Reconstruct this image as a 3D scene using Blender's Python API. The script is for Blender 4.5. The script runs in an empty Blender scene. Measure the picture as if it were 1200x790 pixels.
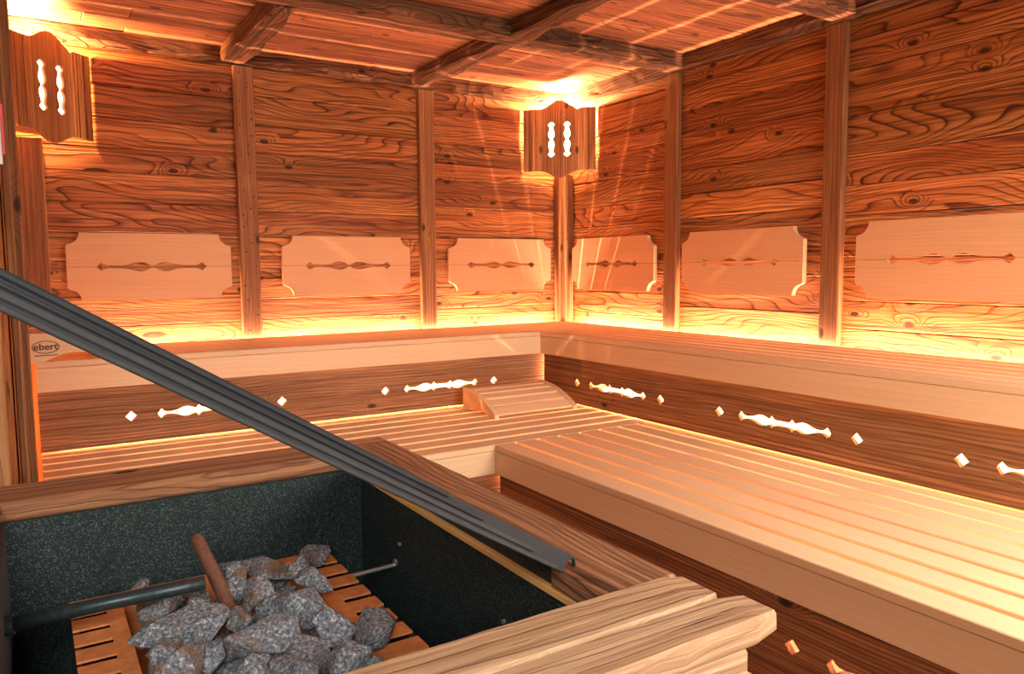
import bpy, bmesh, math, random
from mathutils import Vector, Matrix, Euler
random.seed(7)
R = math.radians
S = bpy.context.scene
COL = S.collection

# ------------------------------------------------------------------ camera
cam_d = bpy.data.cameras.new('camera')
cam = bpy.data.objects.new('camera', cam_d)
COL.objects.link(cam)
S.camera = cam
YAW, PIT, ROL, FPX = 0.5623, -0.0897, -0.0083, 896.3
_F = Vector((math.sin(YAW)*math.cos(PIT), math.cos(YAW)*math.cos(PIT), math.sin(PIT)))
_R = Vector((math.cos(YAW), -math.sin(YAW), 0))
_U = _R.cross(_F)
_R2 = _R*math.cos(ROL) + _U*math.sin(ROL)
_U2 = -_R*math.sin(ROL) + _U*math.cos(ROL)
m = Matrix((_R2, _U2, -_F)).transposed().to_4x4()
m.translation = Vector((-3.395, -4.633, 1.2917))
cam.matrix_world = m
cam_d.sensor_width = 36
cam_d.lens = 36*FPX/1200
cam_d.clip_start = 0.02

# ------------------------------------------------------------------ world, exposure, daylight
W = bpy.data.worlds.new('world')
S.world = W
W.use_nodes = True
W.node_tree.nodes['Background'].inputs[0].default_value = (0.9, 0.85, 0.8, 1)
W.node_tree.nodes['Background'].inputs[1].default_value = 0.15
S.view_settings.view_transform = 'Standard'
S.view_settings.look = 'None'
S.view_settings.exposure = -0.08
S.view_settings.gamma = 1.0
try:
    S.cycles.use_denoising = True
    S.cycles.max_bounces = 10
    S.cycles.diffuse_bounces = 6
    S.cycles.sample_clamp_indirect = 6
except Exception:
    pass

AMBER = (1.0, 0.47, 0.25)
WASHC = (1.0, 0.54, 0.40)
LAMPC = (1.0, 0.40, 0.15)

def area(name, loc, direction, sx, sy, power, color, spread=None):
    l = bpy.data.lights.new(name, 'AREA')
    l.shape = 'RECTANGLE'
    l.size = sx
    l.size_y = sy
    l.energy = power
    l.color = color
    if spread:
        l.spread = spread
    o = bpy.data.objects.new(name, l)
    COL.objects.link(o)
    o.location = loc
    return o

def aim_x(o, xdir, direction):
    """local X along xdir, light shining along direction"""
    x = Vector(xdir).normalized()
    z = -Vector(direction).normalized()
    z = (z - x*z.dot(x)).normalized()
    y = z.cross(x)
    mm = Matrix((x, y, z)).transposed().to_4x4()
    mm.translation = o.location
    o.matrix_world = mm

# daylight that falls in through the glass door in the wall behind the photographer
P_DAY = 104
dl = area('door_daylight', (-1.2, -5.52, 1.50), (0, 1, 0), 1.2, 1.2, P_DAY, (1.0, 0.83, 0.70), R(130))
aim_x(dl, (1, 0, 0), (0.0, 1, -0.75))
# added cool fill that brightens the stove, placed at an invented high window
wl = area('stove_fill_light', (-3.9, -5.58, 1.95), None, .8, .6, 22, (1.0, 0.91, 0.82), R(110))
aim_x(wl, (1, 0, 0), (0.30, 1, -0.55))

P_UP, P_MID, P_LOW, P_LAMP, P_FOOT = 46, 8, 24, 240, 330
# wall wash behind the upper bench
o = area('back_wall_wash', (-1.70, -0.052, 0.868), None, 3.1, 0.02, P_UP*0.95, WASHC); aim_x(o, (1, 0, 0), (0, 0.45, 1))
o = area('right_wall_wash', (-0.052, -2.45, 0.868), None, 4.6, 0.02, P_UP*1.5, WASHC); aim_x(o, (0, 1, 0), (0.45, 0, 1))
# under the upper bench
o = area('back_skirt_light', (-2.05, -0.58, 0.80), None, 2.6, 0.04, P_MID*0.9, AMBER); aim_x(o, (1, 0, 0), (0, 0.55, -1))
o = area('right_skirt_light', (-0.58, -2.75, 0.80), None, 3.9, 0.04, P_MID*1.6, AMBER); aim_x(o, (0, 1, 0), (0.55, 0, -1))
# narrow strips along the foot of the walls; they shine up through the gaps of the upper bench
o = area('back_foot_light', (-1.75, -0.060, 0.15), None, 3.2, 0.012, P_FOOT*0.9, AMBER); aim_x(o, (1, 0, 0), (0, -0.25, 1))
o = area('right_foot_light', (-0.060, -2.45, 0.15), None, 4.5, 0.012, P_FOOT*1.5, AMBER); aim_x(o, (0, 1, 0), (-0.25, 0, 1))
# under the lower bench
o = area('back_under_light', (-2.35, -1.15, 0.06), None, 2.0, 0.05, P_LOW*0.7, AMBER); aim_x(o, (1, 0, 0), (0, 0, 1))
o = area('right_under_light', (-1.12, -3.2, 0.06), None, 3.0, 0.05, P_LOW*1.3, AMBER); aim_x(o, (0, 1, 0), (0, 0, 1))

# ------------------------------------------------------------------ node helpers
def nt_new(name):
    mt = bpy.data.materials.new(name)
    mt.use_nodes = True
    nt = mt.node_tree
    nt.nodes.clear()
    out = nt.nodes.new('ShaderNodeOutputMaterial')
    b = nt.nodes.new('ShaderNodeBsdfPrincipled')
    nt.links.new(b.outputs[0], out.inputs[0])
    return mt, nt, b

class NT:
    def __init__(s, nt): s.nt = nt
    def put(s, sock, v):
        if isinstance(v, (int, float)): sock.default_value = v
        elif isinstance(v, tuple): sock.default_value = v
        else: s.nt.links.new(v, sock)
    def m(s, op, a, b=None, c=None, clamp=False):
        n = s.nt.nodes.new('ShaderNodeMath'); n.operation = op; n.use_clamp = clamp
        s.put(n.inputs[0], a)
        if b is not None: s.put(n.inputs[1], b)
        if c is not None: s.put(n.inputs[2], c)
        return n.outputs[0]
    def xyz(s, a, b, c):
        n = s.nt.nodes.new('ShaderNodeCombineXYZ')
        s.put(n.inputs[0], a); s.put(n.inputs[1], b); s.put(n.inputs[2], c)
        return n.outputs[0]
    def noise(s, v, scale=1, detail=2, rough=.5):
        n = s.nt.nodes.new('ShaderNodeTexNoise'); s.put(n.inputs['Vector'], v)
        n.inputs['Scale'].default_value = scale; n.inputs['Detail'].default_value = detail
        n.inputs['Roughness'].default_value = rough
        return n.outputs[0]
    def ramp(s, f, stops):
        n = s.nt.nodes.new('ShaderNodeValToRGB'); s.put(n.inputs[0], f)
        e = n.color_ramp.elements
        while len(e) < len(stops): e.new(0.5)
        for i, (p, c) in enumerate(stops):
            e[i].position = p
            e[i].color = (c, c, c, 1) if isinstance(c, (int, float)) else (*c, 1)
        return n.outputs[0]
    def mix(s, f, a, b, kind='MIX'):
        n = s.nt.nodes.new('ShaderNodeMix'); n.data_type = 'RGBA'; n.blend_type = kind
        s.put(n.inputs[0], f); 
        for i, v in ((6, a), (7, b)):
            if isinstance(v, tuple): n.inputs[i].default_value = (*v, 1) if len(v) == 3 else v
            elif isinstance(v, (int, float)): n.inputs[i].default_value = (v, v, v, 1)
            else: s.nt.links.new(v, n.inputs[i])
        return n.outputs[2]
    def hsvr(s, f, lo, hi):
        n = s.nt.nodes.new('ShaderNodeMapRange'); s.put(n.inputs[0], f)
        n.inputs[3].default_value = lo; n.inputs[4].default_value = hi
        return n.outputs[0]

def wood(name, light, mid, dark, rings=46, warp=1.6, ring_c=1.0, knots=.5, tone=.5, vary=.5,
         rough=.62, bump=.35, bump_d=.004, fibre=.35, crack=.0, spec=.35, streak=.5, sat=1.0):
    """grain runs along local X, across local Z (and Y)"""
    mt, nt, b = nt_new(name)
    n = NT(nt)
    tc = nt.nodes.new('ShaderNodeTexCoord')
    oi = nt.nodes.new('ShaderNodeObjectInfo')
    sp = nt.nodes.new('ShaderNodeSeparateXYZ'); nt.links.new(tc.outputs['Object'], sp.inputs[0])
    r = oi.outputs['Random']
    r2 = n.m('FRACT', n.m('MULTIPLY', r, 91.7))
    x = n.m('ADD', sp.outputs[0], n.m('MULTIPLY', r, 37.0))
    v = n.m('ADD', n.m('ADD', sp.outputs[2], n.m('MULTIPLY', sp.outputs[1], .8)), n.m('MULTIPLY', r2, 17.0))
    n1 = n.noise(n.xyz(n.m('MULTIPLY', x, .8), n.m('MULTIPLY', v, 3.6), r), 1, 2, .45)
    n2 = n.noise(n.xyz(n.m('MULTIPLY', x, 5), n.m('MULTIPLY', v, 22), r), 1, 2, .5)
    # knots
    vo = nt.nodes.new('ShaderNodeTexVoronoi'); vo.voronoi_dimensions = '2D'; vo.feature = 'F1'
    vv = n.xyz(n.m('MULTIPLY', x, 3.2), n.m('MULTIPLY', v, 6.5), 0.0)
    nt.links.new(vv, vo.inputs['Vector']); vo.inputs['Scale'].default_value = 1
    sc = nt.nodes.new('ShaderNodeSeparateColor'); nt.links.new(vo.outputs['Color'], sc.inputs[0])
    on = n.m('GREATER_THAN', sc.outputs[0], 1-knots*.5)
    d = vo.outputs['Distance']
    g = n.m('MULTIPLY', n.m('EXPONENT', n.m('MULTIPLY', n.m('MULTIPLY', d, d), -22.0)), on)
    f = n.m('ADD', n.m('MULTIPLY', v, rings), n.m('MULTIPLY', n1, warp*9))
    f = n.m('ADD', f, n.m('MULTIPLY', n2, .3))
    f = n.m('ADD', f, n.m('MULTIPLY', g, 4.2))
    fr = n.m('FRACT', f)
    ringm = n.ramp(fr, [(0, .10), (.08, 0.0), (.50, .06), (.78, .45), (.90, 1.0), (.95, 1.0), (1.0, .10)])
    amp = n.hsvr(n.noise(n.xyz(n.m('MULTIPLY', x, .9), n.m('MULTIPLY', v, 9), 3.0), 1, 1, .5), .25, 1.35)
    ringv = n.m('MULTIPLY', n.m('MULTIPLY', ringm, amp), ring_c, clamp=True)
    # fibres
    fb = n.noise(n.xyz(n.m('MULTIPLY', x, 7), n.m('MULTIPLY', v, 420), r), 1, 2, .6)
    tn = n.noise(n.xyz(n.m('MULTIPLY', x, .7), n.m('MULTIPLY', v, 10), n.m('MULTIPLY', r, 7)), 1, 3, .6)
    base = n.mix(n.ramp(tn, [(.5-.5*tone*.6, 1.0), (.5+.5*tone*.6, 0.0)]) if tone > .01 else 0.0, light, mid)
    c = n.mix(ringv, base, dark)
    st = n.noise(n.xyz(n.m('MULTIPLY', x, 1.3), n.m('MULTIPLY', v, 70), 9.0), 1, 3, .65)
    c = n.mix(n.m('MULTIPLY', n.ramp(st, [(.36, 1.0), (.56, 0.0)]), streak), c, dark)
    c = n.mix(n.m('MULTIPLY', n.ramp(st, [(.56, 0.0), (.72, 1.0)]), streak*.6), c, light)
    c = n.mix(n.m('MULTIPLY', n.ramp(fb, [(.35, 1.0), (.65, 0.0)]), fibre), c, dark)
    core = n.m('MULTIPLY', n.ramp(d, [(.055, 1.0), (.105, 0.0)]), on)
    blk = tuple(q*.35 for q in dark)
    c = n.mix(n.m('MULTIPLY', core, .9), c, blk)
    if crack > 0:
        ck = n.noise(n.xyz(n.m('MULTIPLY', x, 1.6), n.m('MULTIPLY', v, 60), 5.0), 1, 2, .6)
        ckm = n.ramp(ck, [(.30, 1.0), (.345, 0.0)])
        c = n.mix(n.m('MULTIPLY', ckm, crack), c, tuple(q*.25 for q in dark))
    val = n.hsvr(r2, 1-.5*vary, 1+.45*vary)
    hs = nt.nodes.new('ShaderNodeHueSaturation'); hs.inputs['Saturation'].default_value = sat; nt.links.new(n.hsvr(r, .5-.010*vary, .5+.006*vary), hs.inputs['Hue']); nt.links.new(c, hs.inputs['Color']); nt.links.new(val, hs.inputs['Value'])
    nt.links.new(hs.outputs[0], b.inputs['Base Color'])
    b.inputs['Roughness'].default_value = rough
    b.inputs['Specular IOR Level'].default_value = spec
    if bump > 0:
        h = n.m('SUBTRACT', n.m('ADD', n.m('MULTIPLY', ringv, .8), n.m('MULTIPLY', fb, .35)), n.m('MULTIPLY', core, .5))
        if crack > 0: h = n.m('SUBTRACT', h, ckm)
        bp = nt.nodes.new('ShaderNodeBump'); bp.inputs['Strength'].default_value = bump
        bp.inputs['Distance'].default_value = bump_d
        nt.links.new(h, bp.inputs['Height']); nt.links.new(bp.outputs[0], b.inputs['Normal'])
    return mt

def plain(name, col, rough=.5, metal=0, noise_amt=0, nscale=40, bump=0, col2=None):
    mt, nt, b = nt_new(name)
    b.inputs['Base Color'].default_value = (*col, 1)
    b.inputs['Roughness'].default_value = rough
    b.inputs['Metallic'].default_value = metal
    if noise_amt or bump:
        n = NT(nt)
        tc = nt.nodes.new('ShaderNodeTexCoord')
        ns = n.noise(tc.outputs['Object'], nscale, 4, .65)
        if noise_amt:
            c = n.mix(n.ramp(ns, [(.5-.5*noise_amt*.5, 0.0), (.5+.5*noise_amt*.5, 1.0)]), col, col2 or tuple(q*.4 for q in col))
            nt.links.new(c, b.inputs['Base Color'])
        if bump:
            bp = nt.nodes.new('ShaderNodeBump'); bp.inputs['Strength'].default_value = bump; bp.inputs['Distance'].default_value = .003
            nt.links.new(ns, bp.inputs['Height']); nt.links.new(bp.outputs[0], b.inputs['Normal'])
    return mt

def glow(name, col, strength):
    mt = bpy.data.materials.new(name); mt.use_nodes = True
    nt = mt.node_tree; nt.nodes.clear()
    out = nt.nodes.new('ShaderNodeOutputMaterial'); e = nt.nodes.new('ShaderNodeEmission')
    e.inputs[0].default_value = (*col, 1); e.inputs[1].default_value = strength
    nt.links.new(e.outputs[0], out.inputs[0])
    return mt

M = {}
M['old'] = wood('aged_plank_wood', (.74, .35, .135), (.43, .165, .055), (.075, .020, .007), rings=40, warp=2.3, ring_c=1.15, knots=.42, tone=.55, vary=.6, fibre=.4, crack=.8, bump=.6, streak=.7, sat=1.06)
M['ceil'] = wood('ceiling_plank_wood', (.70, .34, .15), (.33, .135, .052), (.07, .022, .009), rings=36, warp=2.0, ring_c=1.0, knots=.35, tone=.6, vary=.9, fibre=.45, crack=.9, bump=.6, streak=.8)
M['beam'] = wood('hewn_beam_wood', (.40, .20, .09), (.14, .07, .034), (.030, .015, .008), rings=40, warp=2.2, ring_c=.8, knots=.3, tone=.7, vary=.3, fibre=.6, crack=1, bump=1, bump_d=.012, rough=.8, streak=.8)
M['post'] = wood('post_wood', (.46, .24, .095), (.34, .155, .058), (.10, .036, .013), rings=50, warp=.6, ring_c=.7, knots=.5, tone=.5, vary=.25, fibre=.4, crack=.3, bump=.35, streak=.5)
M['bench'] = wood('pale_bench_wood', (.86, .67, .43), (.82, .62, .38), (.64, .42, .22), rings=44, warp=.6, ring_c=.22, knots=0, tone=.6, vary=.10, fibre=.15, bump=.06, rough=.5, streak=.12)
M['panel'] = wood('pale_backrest_wood', (.79, .53, .30), (.75, .48, .26), (.56, .32, .15), rings=50, warp=.6, ring_c=.25, knots=0, tone=.6, vary=.06, fibre=.2, bump=.06, rough=.6, streak=.15)
M['skirt'] = wood('brown_skirt_wood', (.46, .25, .115), (.32, .155, .065), (.08, .03, .013), rings=60, warp=1.0, ring_c=.75, knots=.3, tone=.5, vary=.15, fibre=.4, crack=.5, bump=.45, streak=.6)
M['darkskirt'] = wood('dark_ribbed_skirt_wood', (.46, .20, .075), (.30, .12, .045), (.030, .010, .004), rings=85, warp=.8, ring_c=1.0, knots=.15, tone=.4, vary=.1, fibre=.3, crack=.2, bump=.6, streak=.7)
M['rim'] = wood('weathered_rim_wood', (.72, .40, .22), (.42, .20, .10), (.08, .03, .014), rings=44, warp=2.0, ring_c=.6, knots=.3, tone=.8, vary=.15, fibre=.4, crack=.9, bump=.8, bump_d=.006, rough=.75, spec=.2, streak=.55)
M['rimlight'] = wood('light_weathered_wood', (.84, .64, .41), (.66, .45, .26), (.22, .10, .045), rings=34, warp=1.2, ring_c=.45, knots=.0, tone=.8, vary=.15, fibre=.45, crack=1, bump=.6, bump_d=.005, rough=.75, spec=.2, streak=.6)
M['lamp'] = wood('lamp_shade_wood', (.46, .24, .09), (.34, .16, .055), (.10, .036, .012), rings=60, warp=.8, ring_c=.7, knots=.35, tone=.5, vary=.1, fibre=.4, crack=.2, bump=.4, streak=.6)
M['interior'] = plain('bench_interior_board', (.86, .74, .58), .7)
M['floor'] = plain('floor_tile', (.42, .33, .26), .5, 0, .4, 6, 0, (.33, .25, .19))
M['shell'] = plain('outer_wall_wood', (.36, .19, .09), .7)
M['slab'] = plain('backing_board', (.42, .22, .10), .8)
M['black'] = plain('black_steel', (.02, .03, .035), .5, .3)
M['bulb'] = glow('bulb_glass', (1.0, .62, .30), 45)
M['diffuser'] = glow('lit_diffuser', (1.0, .66, .36), 9.0)
M['ledge'] = plain('yellow_ledge_wood', (.90, .58, .20), .6)
M['ink'] = plain('brown_ink', (.07, .03, .02), .6)
M['white'] = plain('white_enamel', (.75, .70, .66), .5)
M['red'] = plain('red_enamel', (.6, .03, .02), .5)
M['screw'] = plain('zinc_screw', (.75, .75, .72), .35, .8)
M['led'] = glow('led_tape', (1.0, .55, .22), 6)

def liner_mat():
    mt, nt, b = nt_new('speckled_black_steel')
    n = NT(nt)
    tc = nt.nodes.new('ShaderNodeTexCoord')
    ns = n.noise(tc.outputs['Object'], 420, 3, .8)
    sp = n.ramp(ns, [(.55, 0.0), (.64, 1.0)])
    big = n.noise(tc.outputs['Object'], 5, 2, .5)
    base = n.mix(big, (.004, .015, .017), (.009, .026, .028))
    c = n.mix(n.m('MULTIPLY', sp, .8), base, (.20, .27, .27))
    nt.links.new(c, b.inputs['Base Color'])
    b.inputs['Roughness'].default_value = .6; b.inputs['Specular IOR Level'].default_value = .3
    bp = nt.nodes.new('ShaderNodeBump'); bp.inputs['Strength'].default_value = .6; bp.inputs['Distance'].default_value = .003
    nt.links.new(ns, bp.inputs['Height']); nt.links.new(bp.outputs[0], b.inputs['Normal'])
    return mt
M['liner'] = liner_mat()
M['grate'] = plain('rusty_lamplit_steel', (.92, .36, .12), .6, 0, .9, 45, .3, (.62, .22, .07))  # rust colour brightened to orange for the lamp light on it
M['rust'] = plain('rusty_iron', (.20, .085, .045), .8, 0, .9, 120, .8, (.11, .045, .03))
M['pipe'] = plain('dark_blue_steel_pipe', (.045, .075, .085), .38, .5, .6, 90, .15, (.03, .045, .05))
M['bar'] = plain('dark_grey_grooved_metal', (.018, .027, .035), .7, 0, .5, 60, .1, (.024, .031, .038))
M['barlight'] = plain('lighter_grey_metal', (.036, .046, .052), .7, 0, .5, 60, .1, (.042, .050, .056))  # lighter grey for two ribs and the lit left well wall

def stone_mat():
    mt, nt, b = nt_new('grey_granular_stone')
    n = NT(nt)
    tc = nt.nodes.new('ShaderNodeTexCoord'); oi = nt.nodes.new('ShaderNodeObjectInfo')
    vec = nt.nodes.new('ShaderNodeVectorMath'); vec.operation = 'ADD'
    nt.links.new(tc.outputs['Object'], vec.inputs[0])
    cb = n.xyz(n.m('MULTIPLY', oi.outputs['Random'], 20), 0.0, 0.0); nt.links.new(cb, vec.inputs[1])
    a = n.noise(vec.outputs[0], 170, 4, .8)
    c1 = n.noise(vec.outputs[0], 28, 3, .6)
    col = n.ramp(a, [(.34, (.03, .042, .055)), (.49, (.17, .20, .24)), (.59, (.38, .43, .48)), (.68, (.92, .95, .95))])
    rustm = n.ramp(n.m('ADD', c1, n.hsvr(oi.outputs['Random'], -.12, .12)), [(.55, 0.0), (.68, .75)])
    col = n.mix(rustm, col, (.22, .12, .05))
    nt.links.new(col, b.inputs['Base Color']); b.inputs['Roughness'].default_value = .75
    bp = nt.nodes.new('ShaderNodeBump'); bp.inputs['Strength'].default_value = .9; bp.inputs['Distance'].default_value = .004
    nt.links.new(n.m('ADD', a, c1), bp.inputs['Height']); nt.links.new(bp.outputs[0], b.inputs['Normal'])
    return mt
M['stone'] = stone_mat()

# ------------------------------------------------------------------ geometry helpers
def link(o, parent=None):
    COL.objects.link(o)
    if parent is not None: o.parent = parent
    return o

def obj_bm(name, bm, mat, parent=None, loc=None, rot=None, smooth=False):
    bmesh.ops.recalc_face_normals(bm, faces=bm.faces)
    me = bpy.data.meshes.new(name)
    bm.to_mesh(me); bm.free()
    if smooth:
        for p in me.polygons: p.use_smooth = True
    me.materials.append(mat)
    o = bpy.data.objects.new(name, me)
    link(o, parent)
    if rot is not None: o.matrix_local = rot
    if loc is not None: o.location = loc
    return o

def tag(o, label=None, cat=None, group=None, kind=None):
    if label: o['label'] = label
    if cat: o['category'] = cat
    if group: o['group'] = group
    if kind: o['kind'] = kind
    return o

def thing(name, label, cat, loc=(0, 0, 0), group=None):
    o = bpy.data.objects.new(name, None); o.empty_display_size = .1
    COL.objects.link(o); o.location = loc
    return tag(o, label, cat, group)

def struct(o):
    o['kind'] = 'structure'; return o

AX = {'x': Vector((1, 0, 0)), 'y': Vector((0, 1, 0)), 'z': Vector((0, 0, 1)),
      '-x': Vector((-1, 0, 0)), '-y': Vector((0, -1, 0)), '-z': Vector((0, 0, -1))}
def basis(xa, za, loc):
    x = AX[xa] if isinstance(xa, str) else Vector(xa).normalized()
    z = AX[za] if isinstance(za, str) else Vector(za).normalized()
    y = z.cross(x)
    mm = Matrix((x, y, z)).transposed().to_4x4()
    mm.translation = Vector(loc)
    return mm

_cache = {}
def box_mesh(L, T, Wd, bev):
    bm = bmesh.new()
    bmesh.ops.create_cube(bm, size=1)
    for v in bm.verts: v.co = Vector((v.co.x*L, v.co.y*T, v.co.z*Wd))
    if bev > 0:
        bmesh.ops.bevel(bm, geom=bm.edges[:], offset=bev, segments=1, affect='EDGES')
    return bm

def board(name, mat, L, Wd, T, center, xa, za, parent=None, bev=.002, origin=(0, 0, 0)):
    """box L along xa (grain), Wd along za, T along the third axis"""
    k = (round(L, 4), round(Wd, 4), round(T, 4), bev, mat.name)
    me = _cache.get(k)
    if me is None:
        bm = box_mesh(L, T, Wd, min(bev, T*.3))
        me = bpy.data.meshes.new(name); bm.to_mesh(me); bm.free(); me.materials.append(mat)
        _cache[k] = me
    o = bpy.data.objects.new(name, me); link(o, parent)
    o.matrix_local = basis(xa, za, Vector(center) - Vector(origin))
    return o

def bx(name, mat, x0, x1, y0, y1, z0, z1, grain='x', parent=None, bev=.002, origin=(0, 0, 0)):
    """axis aligned box given by extents; grain along an axis"""
    c = ((x0+x1)/2, (y0+y1)/2, (z0+z1)/2)
    D = {'x': abs(x1-x0), 'y': abs(y1-y0), 'z': abs(z1-z0)}
    others = [a for a in 'xyz' if a != grain]
    others.sort(key=lambda a: -D[a])
    za = others[0]; ta = others[1]
    return board(name, mat, D[grain], D[za], D[ta], c, grain, za, parent, bev, origin)

def extrude_poly(outer, holes, T):
    """2D (x,z) polygon with holes, thickness T centred on y"""
    bm = bmesh.new()
    edges = []
    for loop in [outer]+holes:
        vs = [bm.verts.new((p[0], -T/2, p[1])) for p in loop]
        for i in range(len(vs)): edges.append(bm.edges.new((vs[i], vs[(i+1) % len(vs)])))
    res = bmesh.ops.triangle_fill(bm, use_beauty=True, use_dissolve=False, edges=edges)
    fs = [g for g in res['geom'] if isinstance(g, bmesh.types.BMFace)]
    ex = bmesh.ops.extrude_face_region(bm, geom=fs)
    for v in [g for g in ex['geom'] if isinstance(g, bmesh.types.BMVert)]: v.co.y += T
    return bm

def tube_bm(pts, rad, n=10, caps=True):
    bm = bmesh.new(); rings = []
    for i, p in enumerate(pts):
        p = Vector(p)
        a = Vector(pts[max(i-1, 0)]); b = Vector(pts[min(i+1, len(pts)-1)])
        t = (b-a).normalized()
        u = t.orthogonal().normalized() if i == 0 else (u - t*u.dot(t)).normalized()
        w = t.cross(u)
        r = rad[i] if isinstance(rad, (list, tuple)) else rad
        rings.append([bm.verts.new(p + (u*math.cos(k*2*math.pi/n) + w*math.sin(k*2*math.pi/n))*r) for k in range(n)])
    for a, b in zip(rings, rings[1:]):
        for k in range(n): bm.faces.new((a[k], a[(k+1) % n], b[(k+1) % n], b[k]))
    if caps: bm.faces.new(rings[0][::-1]); bm.faces.new(rings[-1])
    return bm

# ------------------------------------------------------------------ the room shell
XL, ZC = -3.44, 2.54
wall_back = struct(bx('wall_back', M['slab'], -4.9, .14, .026, .12, 0, 2.7, 'x', None, 0))
wall_right = struct(bx('wall_right', M['slab'], .026, .14, -5.7, .026, 0, 2.7, 'y', None, 0))
wall_left = struct(bx('wall_left', M['slab'], -3.56, XL-.022, -2.60, .02, 0, 2.56, 'y', None, 0))
wall_left_outer = struct(bx('wall_left_outer', M['shell'], -4.95, -4.85, -5.7, .12, 0, 2.7, 'z', None, 0))
floor = struct(bx('floor', M['floor'], -4.95, .14, -5.8, .12, -.08, 0, 'x', None, 0))
ceiling = struct(bx('ceiling', M['slab'], -4.95, .14, -5.8, .12, ZC+.022, 2.72, 'x', None, 0))
# front wall with a doorway
bm = extrude_poly([(-4.95, 0), (-1.9, 0), (-1.9, 2.15), (-.5, 2.15), (-.5, 0), (.14, 0), (.14, 2.7), (-4.95, 2.7)], [[(-4.35, 1.62), (-3.45, 1.62), (-3.45, 2.28), (-4.35, 2.28)]], .1)
wall_front = struct(obj_bm('wall_front', bm, M['shell'], None, (0, -5.72, 0)))
gm, gnt, gb = nt_new('door_glass')
gb.inputs['Base Color'].default_value = (.9, .95, .95, 1); gb.inputs['Roughness'].default_value = .03
gb.inputs['Transmission Weight'].default_value = 1; gb.inputs['IOR'].default_value = 1.1
door = struct(bx('door_1', gm, -1.9, -.5, -5.73, -5.72, 0, 2.15, 'x', None, 0))
struct(bx('added_window_1', gm, -4.35, -3.45, -5.73, -5.72, 1.62, 2.28, 'x', None, 0))  # unseen window added to go with the stove fill light
for xx in (-1.9, -.56): bx('door_frame', M['post'], xx, xx+.06, -5.76, -5.68, 0, 2.15, 'z', door, .003, door.location)
for c in door.children: c.matrix_parent_inverse = Matrix.Identity(4)

def plank_rows(z0, z1, lo, hi, rng):
    rows = []; z = z0
    while z < z1-.02:
        w = rng.uniform(lo, hi)
        if z1-(z+w) < lo*.7: w = z1-z
        rows.append((z, min(z+w, z1))); z += w
    return rows

def fix(o, parent):
    """child authored in world coordinates under a located, rotated parent"""
    o.matrix_parent_inverse = parent.matrix_basis.inverted()

rng = random.Random(11)
# planks of the back wall, bay by bay, between the posts
for (x0, x1) in ((XL+.01, -2.30), (-2.298, -1.145), (-1.143, -.001)):
    for (z0, z1) in plank_rows(.845, 2.53, .11, .20, rng):
        dp = rng.uniform(0, .005)
        o = bx('plank', M['old'], x0, x1, dp, .025, z0+.0015, z1-.0015, 'x', wall_back, .003); fix(o, wall_back)
for (y0, y1) in ((-1.14, -.001), (-2.26, -1.142), (-3.38, -2.262), (-4.5, -3.382), (-5.66, -4.502)):
    for (z0, z1) in plank_rows(.845, 2.53, .12, .22, rng):
        dp = rng.uniform(0, .005)
        o = bx('plank', M['old'], dp, .025, y0, y1, z0+.0015, z1-.0015, 'y', wall_right, .003); fix(o, wall_right)
# left wall: boards standing upright, seen nearly edge on
y = -.003
while y > -2.58:
    w = rng.uniform(.13, .19)
    y2 = max(y-w, -2.60)
    dp = rng.uniform(0, .006)
    o = bx('plank', M['old'], XL-.021, XL-dp, y2+.0015, y-.0015, .0, ZC, 'z', wall_left, .003); fix(o, wall_left)
    y = y2
# lower inner boards behind the benches (pale)
o = bx('lining_board', M['interior'], XL+.005, -.02, .004, .0255, .02, .843, 'x', wall_back, 0); fix(o, wall_back)
o = bx('lining_board', M['interior'], .004, .0255, -5.6, -.02, .02, .843, 'y', wall_right, 0); fix(o, wall_right)
# ceiling planks
y = .02; k = 0
while y > -5.7:
    w = rng.uniform(.11, .19)
    xb = [-4.84, rng.choice((-2.36, -3.1)), rng.choice((-1.19, -1.0)), .02] if k % 2 else [-4.84, rng.choice((-2.9, -2.36)), .02]
    for a, b_ in zip(xb, xb[1:]):
        dz = rng.uniform(0, .006)
        o = bx('plank', M['ceil'], a+.001, b_-.001, y-w+.0015, y-.0015, ZC+dz, ZC+.0215, 'x', ceiling, .003); fix(o, ceiling)
    y -= w; k += 1

# ------------------------------------------------------------------ beams (hewn)
def hewn(name, L, Wd, H, mat, label, seed, loc, rotz, wob=.008, group=None):
    """rough beam, length along local X, root Empty-free single mesh"""
    bm = bmesh.new(); rg = random.Random(seed)
    n = max(8, int(L/.07)); prof = []
    base = [(-.5, -.5), (-.2, -.53), (.2, -.53), (.5, -.5), (.53, -.1), (.5, .5), (-.5, .5), (-.53, -.1)]
    ph = [rg.uniform(0, 6) for _ in base]
    rings = []
    for i in range(n+1):
        t = i/n; x = (t-.5)*L; ring = []
        for q, (a, c) in enumerate(base):
            top = c > .4
            dj = 0 if top else wob*(.6*math.sin(x*5+ph[q]) + .5*math.sin(x*13+ph[q]*2)) + rg.uniform(-wob, wob)*.45
            ring.append(bm.verts.new((x, a*Wd + (dj if abs(a) > .3 and not top else 0), c*H + (0 if top else dj*.8))))
        rings.append(ring)
    for a, b_ in zip(rings, rings[1:]):
        for q in range(8): bm.faces.new((a[q], a[(q+1) % 8], b_[(q+1) % 8], b_[q]))
    bm.faces.new(rings[0][::-1]); bm.faces.new(rings[-1])
    o = obj_bm(name, bm, mat, None, loc)
    o.rotation_euler = (0, 0, rotz)
    return tag(o, label, 'beam', group)

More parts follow.
